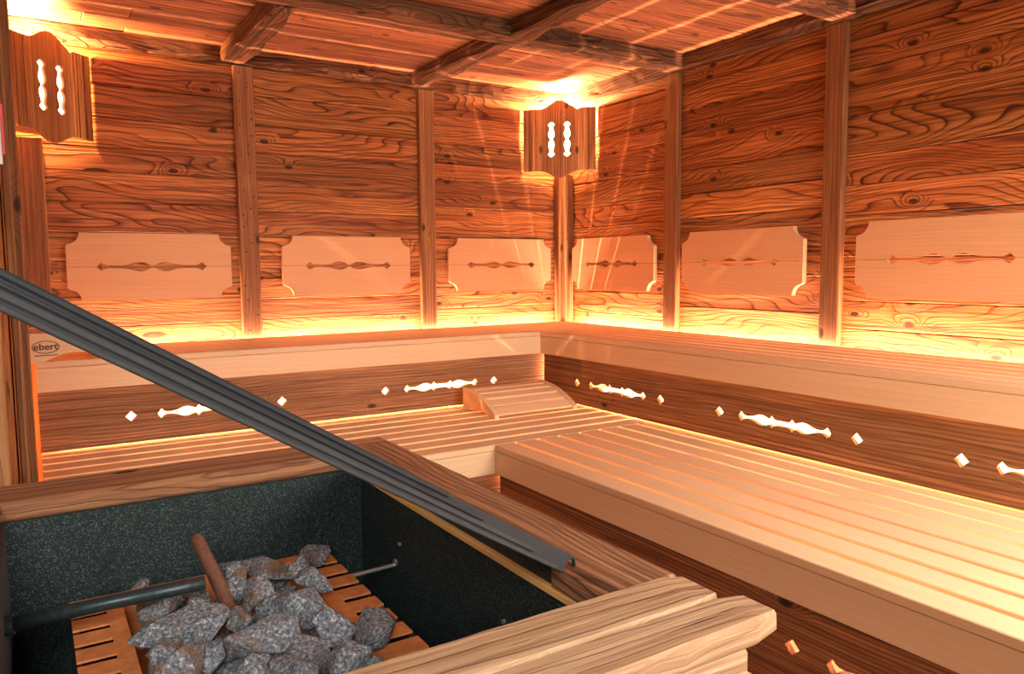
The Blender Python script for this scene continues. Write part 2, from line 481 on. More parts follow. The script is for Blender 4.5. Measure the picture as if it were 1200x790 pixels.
zb = 2.456
hz = ZC - zb
hewn('ceiling_beam', 3.42, .062, hz, M['beam'], 'rough wall plate beam along the top of the back wall, behind the corner lamp', 1, (-1.72, -.030, zb+hz/2), 0, .010)
hewn('ceiling_beam', 5.6, .055, hz, M['beam'], 'straight edged wall plate beam running along the top of the right wall', 2, (-.028, -2.86, zb+hz/2), R(90), .004)
hewn('ceiling_beam', 3.40, .135, .075, M['beam'], 'long hewn ceiling beam crossing the room parallel to the back wall', 3, (-1.745, -1.185, ZC-.038), 0, .008)
hewn('ceiling_beam', 3.40, .135, .075, M['beam'], 'ceiling beam stub meeting the right wall at the top edge of the photo', 4, (-1.745, -2.305, ZC-.038), 0, .008)
hewn('ceiling_beam', 1.05, .12, .085, M['beam'], 'short dark hewn ceiling beam nearest the left lamp, above the left wall post', 5, (-2.355, -.588, ZC-.043), R(90), .009)
hewn('ceiling_beam', 1.05, .11, .078, M['beam'], 'short hewn ceiling beam between back wall and long cross beam, left of corner lamp', 6, (-1.20, -.588, ZC-.040), R(90), .009)
hewn('ceiling_beam', .98, .11, .078, M['beam'], 'short hewn ceiling beam on the near side of the long cross beam, top centre', 7, (-1.20, -1.745, ZC-.040), R(90), .009)
hewn('ceiling_beam', .98, .12, .085, M['beam'], 'short hewn ceiling beam running toward the viewer above the stove', 8, (-2.355, -1.745, ZC-.043), R(90), .009)

# ------------------------------------------------------------------ wall posts
def post(x0, x1, y0, y1, z0, z1, label, ft=None):
    o = bx('wall_post', M['post'], x0, x1, y0, y1, z0, z1, 'z', None, .004)
    # face along z grain
    return tag(o, label, 'post')
ZB = .885
post(-2.350, -2.240, -.042, -.001, ZB, zb-.004, 'nail-studded upright timber post on back wall between the two leftmost backrests')
post(-1.198, -1.090, -.042, -.001, ZB, zb-.004, 'upright timber post on back wall between its second and third backrests')
post(-.105, -.003, -.105, -.003, ZB, 1.965, 'square corner post standing under the corner lamp')
post(-.042, -.001, -1.195, -1.085, ZB, zb-.004, 'upright timber post on right wall, first beside the corner')
post(-.042, -.001, -2.312, -2.205, ZB, zb-.004, 'tall upright timber post on right wall beside the rightmost backrest')
post(-.042, -.001, -3.47, -3.36, ZB, zb-.004, 'upright timber post on right wall outside the right edge of view')
post(XL+.008, -3.297, -.105, -.003, .0, 1.955, 'corner post under the left lamp beside the leftmost backrest')
post(XL+.002, -3.402, -1.745, -1.665, 0, ZC-.002, 'slim post at the left end of the lower bench with glowing edge')
post(XL+.001, XL+.020, -2.25, -2.14, 0, ZC-.002, 'flat brown batten on the left wall between two slim posts')
post(-3.575, -3.449, -2.74, -2.62, 0, ZC-.002, 'pale post at far left edge touching the stove rim')

# nail heads of the first post
bm = bmesh.new(); rgn = random.Random(3)
for k in range(34):
    px = -2.295+rgn.choice((-.032, -.018, .016, .034))+rgn.uniform(-.005, .005); pz = .95+k*.0445+rgn.uniform(-.015, .015)
    mt4 = Matrix.Translation((px, -.0425, pz)) @ Matrix.Rotation(R(90), 4, 'X')
    bmesh.ops.create_cone(bm, cap_ends=True, segments=8, radius1=rgn.uniform(.004, .0075), radius2=.003, depth=.002, matrix=mt4)
pst = [o for o in COL.objects if o.get('label', '').startswith('nail-studded')][0]
nh = obj_bm('nail_heads', bm, M['ink'], pst); nh['kind'] = 'stuff'; fix(nh, pst)
# ------------------------------------------------------------------ benches
LB, UB = .48, .90
TS = .028
def half_profile(kind):
    if kind == 'back':
        return [(0, 0), (.04, .009), (.085, .022), (.13, .014), (.2, .0075), (.42, .0075), (.55, .011), (.68, .021), (.78, .025), (.88, .019), (.96, .008), (1, .005)]
    return [(0, 0), (.035, .012), (.075, .024), (.115, .013), (.16, .007), (.25, .006), (.36, .011), (.48, .022), (.57, .024), (.65, .018), (.70, .013), (.735, .014), (.78, .029), (.82, .016), (.88, .011), (.94, .012), (1, .0115)]

def full_top(kind, x0, x1):
    hp = half_profile(kind); c = (x0+x1)/2; h = (x1-x0)/2
    left = [(x0+t*h, y) for t, y in hp]
    right = [(x1-t*h, y) for t, y in reversed(hp[:-1])]
    return left+right

def baluster_hole(x0, x1, z):
    top = full_top('skirt', x0, x1)
    bot = [(x, -yy) for x, yy in reversed(top[1:-1])]
    return [(x, z+yy) for x, yy in top+bot]

def diamond(x, z, r=.025):
    return [(x-r, z), (x, z+r), (x+r, z), (x, z-r)]

def skirt_bm(L, z0, z1, units, zc, T=.022):
    """x from 0..L"""
    holes = []
    for c in units:
        for (a, b_, kind) in ((c-.238, c+.238, 'b'), (c-.351, 0, 'd'), (c+.351, 0, 'd')):
            if kind == 'b':
                if a > .03 and b_ < L-.03: holes.append(baluster_hole(a, b_, zc))
            elif .05 < a < L-.05: holes.append(diamond(a, zc))
    return extrude_poly([(0, z0), (L, z0), (L, z1), (0, z1)], holes, T)

# upper bench, back wing ------------------------------------------------
XE = -3.388
def bench_wing(name, label, along, a0, a1, d0, d1, ztop, n, fascia_h, skirt_d, units, z_skirt, zc, mat_skirt, wingkey):
    """along='x': bench runs along x from a0 to a1, depth from y=-d0 (wall) to y=-d1 (front)"""
    root = thing(name, label, 'bench')
    sgn = -1
    def B(nm, mat, s0, s1, q0, q1, z0, z1, grain='s', bev=.003):
        # s: along, q: depth (positive from wall)
        if along == 'x': return bx(nm, mat, s0, s1, -q1, -q0, z0, z1, 'x' if grain == 's' else ('y' if grain == 'q' else 'z'), root, bev)
        return bx(nm, mat, -q1, -q0, s0, s1, z0, z1, 'y' if grain == 's' else ('x' if grain == 'q' else 'z'), root, bev)
    gap = .025 if ztop < .6 else .014
    pitch = (d1-d0+gap)/n
    for i in range(n):
        q0 = d0+i*pitch; q1 = q0+pitch-gap
        B('slat', M['bench'], a0, a1, q0, q1, ztop-TS, ztop, 's', .003)
    B('fascia', M['bench'], a0, a1, d1-.024, d1, ztop-fascia_h, ztop-TS-.0015, 's', .0015)
    # joists under the slats
    s = a0+.25
    while s < a1-.1:
        B('joist', M['bench'], s, s+.045, d0+.02, d1-.03, ztop-TS-.05, ztop-TS-.001, 'q', .002); s += .72
    L = a1-a0
    bm = skirt_bm(L, z_skirt[0], z_skirt[1], [u-a0 for u in units], zc)
    o = obj_bm('skirt_board', bm, mat_skirt, root)
    if along == 'x': o.matrix_local = basis('x', 'z', (a0, -skirt_d+.011, 0))
    else: o.matrix_local = basis('y', 'z', (-skirt_d+.011, a0, 0))
    return root

YN = -4.75
ub1 = bench_wing('upper_bench', 'upper bench along the back wall with pale slats and cutout brown skirt', 'x', XE, -.075, .078, .728, UB, 6, .1355, .700,
           [-1.398, -2.671], (.492, UB-.137+.012), .617, M['skirt'], 0)
ub2 = bench_wing('upper_bench', 'upper bench along the right wall with pale slats and cutout brown skirt', 'y', YN, -.7305, .078, .728, UB, 6, .1355, .700,
           [-1.42, -2.517, -3.615], (.492, UB-.137+.012), .617, M['skirt'], 0)
lb1 = bench_wing('lower_bench', 'lower bench along the back wall, left of the stove rim corner', 'x', XE, -.645, .640, 1.652, LB, 8, .136, 1.628,
           [], (.05, LB-.125), .196, M['darkskirt'], 0)
lb2 = bench_wing('lower_bench', 'wide slatted lower bench along the right wall with dark ribbed skirt', 'y', YN, -1.6545, .640, 1.615, LB, 8, .136, 1.590,
           [-2.44, -3.62], (.05, LB-.125), .196, M['darkskirt'], 0)

# LED tapes (housings of the light strips)
def led(x0, x1, y0, y1, z0, z1, label, g):
    o = bx('light_strip', M['led'], x0, x1, y0, y1, z0, z1, 'x' if g == 'x' else 'y', None, 0)
    return tag(o, label, 'light')
led(-3.25, -.15, -.062, -.042, .855, .865, 'glowing strip light hidden behind the upper bench at the back wall', 'x')
led(-.062, -.042, -5.3, -.15, .855, .865, 'glowing strip light hidden behind the upper bench at the right wall', 'y')

# ------------------------------------------------------------------ backrests
def backrest_half(W2, H2, notch=.062):
    """upper half (z from 0 to H2), x centred; cutout on lower edge"""
    pts = []
    hw = W2/2; c = .275
    pts.append((-hw, 0.0008))
    # left edge up to the notch
    pts.append((-hw, H2-notch-.006))
    pts.append((-hw+.006, H2-notch-.004))
    for i in range(0, 7):
        a = R(-90 + i*15)     # arc centred on the outer corner
        pts.append((-hw+.004+math.cos(R(-84+i*14))*notch*.96, H2-.0+math.sin(R(-84+i*14))*notch*.98))
    pts.append((-hw+notch+.006, H2))
    right = [(-x, z) for x, z in reversed(pts)]
    outline = pts+right
    cut = full_top('back', -c, c)
    outline += [(x, max(z, .0008)+.0003) for x, z in reversed(cut)]
    return outline

def make_backrest(label, cx, wall, width):
    H2 = .179; zc = 1.3165
    if wall == 'back': root = thing('backrest', label, 'backrest', (cx, -.037, zc))
    else: root = thing('backrest', label, 'backrest', (-.037, cx, zc)); root.rotation_euler = (0, 0, R(-90))
    poly = backrest_half(width, H2)
    bm = extrude_poly(poly, [], .030)
    o = obj_bm('backrest_board', bm, M['panel'], root)
    bm = extrude_poly([(x, -z) for x, z in poly], [], .030)
    o = obj_bm('backrest_board', bm, M['panel'], root)
    for sx in (-.33, .33):
        board('mounting_block', M['post'], .26, .04, .020, (sx*width/.83, .0255, 0), 'z', 'x', root, .001)
    return root
make_backrest('pale backrest panel at far left of back wall, above the grey bar', -2.814, 'back', .818)
make_backrest('pale backrest panel in the middle of the back wall', -1.699, 'back', .823)
make_backrest('pale backrest panel on back wall just left of the corner post', -.584, 'back', .826)
make_backrest('pale backrest panel with light streaks, just right of the corner post', -.582, 'right', .855)
make_backrest('pale backrest panel in the middle of the right wall', -1.685, 'right', .856)
make_backrest('pale backrest panel at the right edge of the photo', -2.835, 'right', .856)
make_backrest('pale backrest panel on right wall beyond the right edge of view', -3.98, 'right', .856)

# ------------------------------------------------------------------ corner lamps
def corner_lamp(label, corner, side):
    """triangular shade across a corner; local +x along the panel, -y to the room"""
    a = .36
    root = thing('corner_lamp', label, 'lamp', corner)
    root.rotation_euler = (0, 0, R(-45) if side == 'right' else R(45))
    # in local frame the panel is at y = -d, x in -w/2..w/2
    off = .010
    d = (a+2*off)/math.sqrt(2)
    w = a*math.sqrt(2)*1.0
    hw = w/2
    zt, zp, zl, zbm = 2.400, 2.457, 1.972, 1.924
    def arch(x, z0, z1):
        t = min(abs(x)/(hw*.52), 1)
        return z1 + (z0-z1)*(0.5-0.5*math.cos(math.pi*t))
    xs = [-hw+w*i/24 for i in range(25)]
    top = [(x, arch(x, zt, zp) - (.012 if .5 < abs(x)/hw < .56 else 0)) for x in xs]
    bot = [(x, arch(x, zl, zbm)) for x in xs]
    def slot(cx):
        h = []
        z0, z1 = 2.068, 2.312; H = z1-z0
        pr = [(0, 0), (.03, .010), (.085, .020), (.13, .012), (.17, .010), (.24, .013), (.33, .018), (.42, .016), (.48, .008), (.5, .007)]
        pr = pr + [(1-t, v) for t, v in reversed(pr[:-1])]; pr = [(t, v*1.3) for t, v in pr]
        right = [(cx+v, z0+t*H) for t, v in pr]
        left = [(cx-v, z0+t*H) for t, v in reversed(pr[1:-1])]
        return right+left
    bm = extrude_poly(bot+top[::-1], [slot(-.056), slot(.056)], .014)
    o = obj_bm('front_panel', bm, M['lamp'], root)
    # vertical grain: swap the texture axes through the object's own frame
    o.matrix_local = Matrix.Translation((0, -d, -corner[2]))
    me = o.data
    me.transform(Matrix.Rotation(R(90), 4, 'Y'))
    o.matrix_local = Matrix.Translation((0, -d, -corner[2])) @ Matrix.Rotation(R(-90), 4, 'Y')
    # vertical mouldings
    for sx in (-1, 1):
        for (xx, ww, tt) in ((.60, .012, .003), (.73, .040, .0045), (.91, .036, .007)):
            x = sx*xx*hw
            zt_, zb_ = zt-.001, zl+.001
            ob = board('moulding', M['lamp'], zt_-zb_, ww, tt, (x, -d-.007-tt/2, (zt_+zb_)/2-corner[2]), 'z', 'x', root, .003)
    # bottom ledge and mounting bracket
    tri = [(-hw*.90, -d+.016), (hw*.90, -d+.016), (.03, -.075), (-.03, -.075)]
    bm = bmesh.new()
    lo = [bm.verts.new((x, y, 1.985-corner[2])) for x, y in tri]; hi = [bm.verts.new((x, y, 2.0-corner[2])) for x, y in tri]
    bm.faces.new(lo[::-1]); bm.faces.new(hi)
    for i in range(4): bm.faces.new((lo[i], lo[(i+1) % 4], hi[(i+1) % 4], hi[i]))
    obj_bm('bottom_board', bm, M['lamp'], root)
    # lit diffuser just behind the slots
    board('diffuser', M['diffuser'], .28, w*.62, .004, (0, -d+.0105, 2.19-corner[2]), 'z', 'x', root, 0)
    # bulb
    bm = tube_bm([(0, 0, -.055), (0, 0, -.03), (0, 0, .0), (0, 0, .04), (0, 0, .055)], [.014, .022, .03, .026, .012], 14)
    ob = obj_bm('bulb', bm, M['bulb'], root, (0, -d*.55, 2.20-corner[2]), None, True)
    bm = tube_bm([(0, 0, -.11), (0, 0, -.055)], .018, 12)
    obj_bm('bulb_socket', bm, M['white'], root, (0, -d*.55, 2.11+.055-corner[2]))
    l = bpy.data.lights.new('lamp_light', 'POINT'); l.energy = P_LAMP; l.color = LAMPC; l.shadow_soft_size = .02
    lo_ = bpy.data.objects.new('lamp_light', l); COL.objects.link(lo_); lo_.parent = root
    lo_.location = (0, -d*.5, 2.39-corner[2])
    return root
corner_lamp('wooden corner lamp with two glowing slots above the corner post, centre right', (0, 0, 1.965), 'right')
corner_lamp('wooden corner lamp with two glowing slots at the top left', (-3.44, 0, 1.955), 'left')

# ------------------------------------------------------------------ headrests
def headrest(label, loc, rotz, length=.55, emblem=False):
    """side boards in the local yz plane (low toe towards -y), slats along x"""
    root = thing('headrest', label, 'headrest', loc)
    root.rotation_euler = (0, 0, rotz)
    D = .36
    def topz(t):   # t 0 rear .. 1 toe
        return .105*(1-t**2.1)+.022
    prof = []
    n = 12
    for i in range(n+1): prof.append((-(i/n)*D, topz(i/n)))
    prof.append((-D, 0.0)); prof.append((-D+.04, 0.0))
    for i in range(9):
        t = i/8; prof.append((-D+.06+t*(D-.12), .034*math.sin(math.pi*t)+.004))
    prof.append((-.03, 0.0)); prof.append((0, 0.0))
    for sx in (-1, 1):
        bm = extrude_poly(prof, [], .024)
        o = obj_bm('side_board', bm, M['bench'], root)
        o.matrix_local = basis('y', 'z', (sx*(length/2-.012), 0, 0))
    ns = 5
    for i in range(ns):
        t0 = i/ns+.012; t1 = (i+1)/ns-.03
        tm = (t0+t1)/2; y = -tm*D; z = topz(tm)-.012
        dz = (topz(t1)-topz(t0)); dy = -(t1-t0)*D
        ang = math.atan2(dz, dy)
        zdir = Vector((0, dy, dz)).normalized()*-1
        wd = math.hypot(dy, dz)
        board('slat', M['bench'], length-.05, wd, .014, (0, y, z-.001), 'x', zdir, root, .002)
    return root
headrest('slatted wooden headrest with curved sides lying on the lower bench in the corner', (-1.03, -.78, LB), 0, .55)
# on the upper bench: side board with the emblem faces the room (-y), toe towards +x
hr = headrest('pale wooden headrest with dark oval emblem on upper bench end, far left', (-3.418+.006, -.745+.23, UB), R(90), .46, False)

# emblem on the side board that faces the room (built on the headrest's own frame)
def add_emblem(root, length):
    X = -(length/2)-.0008
    cy, cz = -.066, .066
    # local frame: reading direction of the text is local -y when seen from -x
    bm = bmesh.new(); N = 44; rr = []
    for k in range(N):
        a = 2*math.pi*k/N
        e = [(.052, .028), (.0485, .0248)]
        rr.append([bm.verts.new((dx, math.cos(a)*e[j][0], math.sin(a)*e[j][1])) for dx in (0, -.0008) for j in (0, 1)])
    for k in range(N):
        p, q = rr[k], rr[(k+1) % N]
        bm.faces.new((p[0], p[1], q[1], q[0])); bm.faces.new((p[2], q[2], q[3], p[3]))
        bm.faces.new((p[0], q[0], q[2], p[2])); bm.faces.new((p[1], p[3], q[3], q[1]))
    o = obj_bm('emblem', bm, M['ink'], root, (X, cy, cz)); o['label'] = 'dark oval emblem ring'
    o2 = board('emblem_line', M['ink'], .088, .0035, .0008, (X-.0004, cy, .030), 'y', 'z', root, 0); o2['label'] = 'dark line under the emblem'
    cu = bpy.data.curves.new('lettering', 'FONT'); cu.body = 'ebert'; cu.size = .042; cu.align_x = 'CENTER'; cu.align_y = 'CENTER'
    cu.extrude = .0004; cu.offset = .0005
    t = bpy.data.objects.new('lettering_curve', cu); COL.objects.link(t)
    bpy.context.view_layer.update()
    me = bpy.data.meshes.new_from_object(t)
    bpy.data.objects.remove(t)
    me.materials.clear(); me.materials.append(M['ink'])
    lt = bpy.data.objects.new('lettering', me); link(lt, root)
    lt.matrix_local = Matrix(((0, 0, -1, X-.0006), (-1, 0, 0, cy), (0, 1, 0, cz+.001), (0, 0, 0, 1)))
    lt['label'] = 'dark printed word ebert'
add_emblem(hr, .46)

# ------------------------------------------------------------------ the stove
RZ = .85
stove = thing('sauna_stove', 'large wood-clad sauna stove with open dark steel well in the foreground', 'stove', (-3.1, -3.38, 0))
SO = stove.location
def SB(nm, mat, x0, x1, y0, y1, z0, z1, g='x', bev=.004, lab=None):
    o = bx(nm, mat, x0, x1, y0, y1, z0, z1, g, stove, bev, SO)
    if lab: o['label'] = lab
    return o

def rough_plank(nm, mat, L, Wd, T, center, xa, za, seed, wob=.003, lab=None, round_end=0):
    bm = bmesh.new(); rg = random.Random(seed); n = max(6, int(L/.04))
    cs = [(-.5, -.35), (-.5+.06, -.5), (.5-.06, -.5), (.5, -.35), (.5, .35), (.5-.05, .5), (-.5+.05, .5), (-.5, .35)]
    rings = []; ph = [rg.uniform(0, 6) for _ in cs]
    for i in range(n+1):
        x = (i/n-.5)*L; ring = []
        e = 1
        if round_end:
            dd = (L/2-x)/round_end
            if dd < 1: e = .80+.20*math.sqrt(max(0, 1-(1-dd)**2))
        for q, (a, c) in enumerate(cs):   # a across (z), c thickness (y)
            dj = wob*(math.sin(x*9+ph[q])*.5+rg.uniform(-.5, .5))
            ring.append(bm.verts.new((x, c*T*(e if abs(c) > .4 else e) + dj*.25, a*Wd*e + (dj if abs(a) > .45 else 0))))
        rings.append(ring)
    for a, b_ in zip(rings, rings[1:]):
        for q in range(8): bm.faces.new((a[q], a[(q+1) % 8], b_[(q+1) % 8], b_[q]))
    bm.faces.new(rings[0][::-1]); bm.faces.new(rings[-1])
    o = obj_bm(nm, bm, mat, stove)
    o.matrix_local = basis(xa, za, Vector(center)-SO)
    if lab: o['label'] = lab
    return o
# rim timbers
rough_plank('rim_beam', M['rim'], .93, .150, .040, (-3.095, -2.820, RZ-.020), 'x', 'y', 21, .003, 'weathered rear rim plank')
rough_plank('rim_beam', M['rim'], 1.02, .108, .040, (-2.682, -3.345, RZ-.018), 'y', 'x', 22, .004, 'reddish brown right rim plank')
rough_plank('rim_beam', M['rim'], 1.10, .110, .040, (-3.520, -3.40, RZ-.022), 'y', 'x', 23, .003)
# front rim: two light boards
rough_plank('rim_board', M['rimlight'], 1.00, .088, .036, (-3.135, -3.905, RZ-.010), 'x', 'y', 24, .004, 'pale weathered rear board of the front rim', .02)
rough_plank('rim_board', M['rimlight'], 1.03, .072, .036, (-3.125, -3.986, RZ-.011), 'x', 'y', 25, .003, 'pale weathered front board of the front rim', .04)
rough_plank('rim_fascia', M['rimlight'], .95, .045, .022, (-3.14, -4.008, RZ-.052), 'x', 'z', 26, .002, 'pale strip under the front rim', .02)
# corner post and cladding
SB('corner_leg', M['rimlight'], -2.715, -2.640, -3.995, -3.915, 0, RZ-.034, 'z', .004, 'pale grooved corner leg')
xx = -3.56
while xx < -2.73:
    SB('cladding_board', M['rimlight'], xx, min(xx+.098, -2.718), -3.985, -3.965, .02, RZ-.05, 'z', .003); xx += .1
yy = -3.90
while yy < -2.80:
    SB('cladding_board', M['rim'], -2.665, -2.645, yy, min(yy+.108, -2.79), .02, RZ-.042, 'z', .003); yy += .11
xx = -3.56
while xx < -2.70:
    SB('cladding_board', M['rim'], xx, min(xx+.108, -2.67), -2.80, -2.78, .02, RZ-.045, 'z', .003); xx += .11
# inner steel well: four walls and a floor
LN = M['liner']
well = [('well_wall', -3.465, -2.735, -2.905, -2.897), ('well_wall', -3.465, -2.735, -3.860, -3.852)]
SB('well_wall', LN, -3.468, -2.737, -2.912, -2.900, .30, RZ-.036, 'x', 0)
SB('well_wall', LN, -3.468, -2.737, -3.858, -3.848, .30, RZ-.036, 'x', 0)
SB('well_wall', LN, -2.745, -2.737, -3.848, -2.912, .30, RZ-.052, 'y', 0)
SB('well_wall', M['barlight'], -3.468, -3.458, -3.848, -2.912, .30, RZ-.036, 'y', 0, 'left side of the well in a lit grey')  # lighter than the other well walls, light painted into the colour
SB('well_floor', LN, -3.458, -2.745, -3.848, -2.912, .30, .31, 'x', 0)
SB('bar_shadow_strip', LN, -2.7430, -2.737, -3.712, -2.905, RZ-.040, RZ-.004, 'y', 0, 'dark strip for the shadow under the bar')  # dark strip standing in for the bar's shadow on the rim face
SB('ledge_strip', M['ledge'], -2.752, -2.737, -3.845, -2.912, RZ-.053, RZ-.042, 'y', .001, 'thin yellowish wooden ledge strip')
SB('ledge_block', M['rim'], -2.748, -2.737, -3.848, -3.712, RZ-.052, RZ-.006, 'y', .001)
# basket: slotted combs
GZ = .65
def comb(x_open, x_closed, y0, y1, first, pitch, slots, sl=.014):
    """plate in xy with slots open towards x_open"""
    s = 1 if x_open > x_closed else -1
    xin = x_closed + s*.028
    pts = [(x_closed, y0), (x_open, y0)]
    y = first
    for k in range(slots):
        if y - sl < y1+.01: break
        pts += [(x_open, y), (xin, y), (xin, y-sl), (x_open, y-sl)]
        y -= pitch
    pts += [(x_open, y1), (x_closed, y1)]
    return pts
def flat(nm, pts, z0, z1, mat, lab=None):
    bm = extrude_poly(pts, [], z1-z0)
    bmesh.ops.rotate(bm, verts=bm.verts, cent=(0, 0, 0), matrix=Matrix.Rotation(R(-90), 3, 'X'))
    # (x, -T/2.., y) -> (x, y, z)
    for v in bm.verts: pass
    o = obj_bm(nm, bm, mat, stove)
    return o
def flat_xy(nm, pts, z0, z1, mat, lab=None):
    bm = bmesh.new(); edges = []
    vs = [bm.verts.new((p[0]-SO.x, p[1]-SO.y, z0)) for p in pts]
    for i in range(len(vs)): edges.append(bm.edges.new((vs[i], vs[(i+1) % len(vs)])))
    res = bmesh.ops.triangle_fill(bm, use_beauty=True, edges=edges)
    fs = [g for g in res['geom'] if isinstance(g, bmesh.types.BMFace)]
    ex = bmesh.ops.extrude_face_region(bm, geom=fs)
    for v in [g for g in ex['geom'] if isinstance(g, bmesh.types.BMVert)]: v.co.z += z1-z0
    o = obj_bm(nm, bm, mat, stove)
    if lab: o['label'] = lab
    return o
flat_xy('slotted_plate', comb(-2.850, -2.938, -2.955, -3.80, -3.035, .0655, 12, .021), GZ-.004, GZ, M['grate'], 'orange slotted steel plate right of the stones')
flat_xy('slotted_plate', comb(-3.362, -3.275, -2.955, -3.80, -3.03, .0655, 12, .019), GZ-.004, GZ, M['grate'], 'orange slotted steel plate left of the stones')
flat_xy('slotted_plate', [(-3.274, -2.955), (-2.939, -2.955), (-2.939, -2.985), (-3.274, -2.985)], GZ-.004, GZ, M['grate'], 'narrow rear edge plate of the basket')
SB('basket_side', M['grate'], -2.942, -2.938, -3.80, -2.985, .40, GZ-.004, 'y', 0)
SB('basket_side', M['grate'], -3.278, -3.274, -3.80, -2.985, .40, GZ-.004, 'y', 0)
SB('basket_side', M['grate'], -3.274, -2.942, -2.989, -2.985, .40, GZ-.004, 'x', 0)
SB('basket_floor', M['grate'], -3.274, -2.942, -3.80, -2.985, .40, .404, 'x', 0)
SB('basket_frame', M['black'], -3.362, -3.352, -3.80, -2.956, GZ-.03, GZ-.005, 'y', 0)
SB('basket_frame', M['black'], -2.860, -2.850, -3.80, -2.956, GZ-.03, GZ-.005, 'y', 0)
for (lx) in (-3.357, -2.855):
    for ly in (-2.965, -3.79): SB('basket_leg', M['black'], lx-.008, lx+.008, ly-.008, ly+.008, .31, GZ-.03, 'z', 0)
# bolt rod and screws
bm = tube_bm([Vector((-2.850, -3.120, GZ-.006))-SO, Vector((-2.747, -3.118, GZ-.004))-SO], .0045, 8)
o = obj_bm('bolt_rod', bm, M['screw'], stove); o['label'] = 'short shiny bolt rod to the well wall'
for (y_, z_) in ((-3.118, .652), (-3.143, .70), (-3.572, .698)):
    bm = tube_bm([Vector((-2.7455, y_, z_))-SO, Vector((-2.751, y_, z_))-SO], .007 if z_ < .66 else .004, 10)
    obj_bm('screw_head', bm, M['screw'], stove)

# ------------------------------------------------------------------ the grooved bar across the stove
A = Vector((-3.414, -3.910, 1.278)); Bp = Vector((-2.768, -3.7735, .872))
dv = (Bp-A).normalized()
A2 = A - dv*.30
bar = thing('grooved_bar', 'dark grey grooved metal bar slanting down across the stove to its right rim', 'bar', Bp)
L = (Bp-A2).length
sidev = dv.cross(Vector((0, 0, 1))).normalized()     # horizontal, towards the camera side
upv = sidev.cross(dv).normalized()
if upv.z < 0: upv = -upv
def bar_strip(nm, u0, u1, s0, s1, l0, mat, lab=None, bev=.0012):
    c = (A2 + (Bp-dv*l0))/2 + upv*(u0+u1)/2 + sidev*(s0+s1)/2
    LL = L - l0
    x = dv; z = upv; y = z.cross(x)
    bm = box_mesh(LL, abs(s1-s0), abs(u1-u0), bev)
    o = obj_bm(nm, bm, mat, bar)
    mm = Matrix((x, y, z)).transposed().to_4x4(); mm.translation = c - Bp
    o.matrix_local = mm
    if lab: o['label'] = lab
    return o
bar_strip('core', -.0145, .0130, -.010, .006, 0, M['bar'])
bar_strip('rib', .0085, .0140, .006, .0100, .26, M['bar'])
bar_strip('rib', .0015, .0055, .006, .0095, .19, M['bar'])
bar_strip('rib', -.0065, .0000, .006, .0090, .08, M['barlight'], 'lighter grey rib')
bar_strip('rib', -.0150, -.0095, .006, .0085, .02, M['barlight'], 'lighter grey rib')
bar_strip('cap_strip', .0130, .0160, -.011, -.002, .33, M['bar'])
# bent clip at its lower end
bm = tube_bm([Vector((-.004, 0, .004)), Vector((.010, .004, .003)), Vector((.020, .006, .000)), Vector((.022, .006, -.012))], .003, 8)
o = obj_bm('end_clip', bm, M['pipe'], bar)

# ------------------------------------------------------------------ pipe and rusty rod
pp = thing('water_pipe', 'dark blue-grey steel pipe entering from the left above the stones', 'pipe', (-3.455, -3.181, .72))
bm = tube_bm([(0, 0, 0), (.15, -.02, .010), (.296, -.052, .022)], .0125, 14)
obj_bm('pipe_tube', bm, M['pipe'], pp, None, None, True)
bm = tube_bm([(-.001, 0, 0), (.010, -.0015, .0008)], .017, 14)
obj_bm('pipe_collar', bm, M['pipe'], pp)
rod = Vector((-3.106, -3.2, .652))
rr_ = thing('iron_rod', 'rusty iron rod leaning upright among the stones', 'rod', rod)
topv = Vector((-3.153, -3.11, .790))-rod
bm = tube_bm([(0, 0, 0), topv*.5+Vector((.001, 0, 0)), topv*.94, topv], [.0135, .013, .0125, .008], 12)
obj_bm('rod_shaft', bm, M['rust'], rr_, None, None, True)

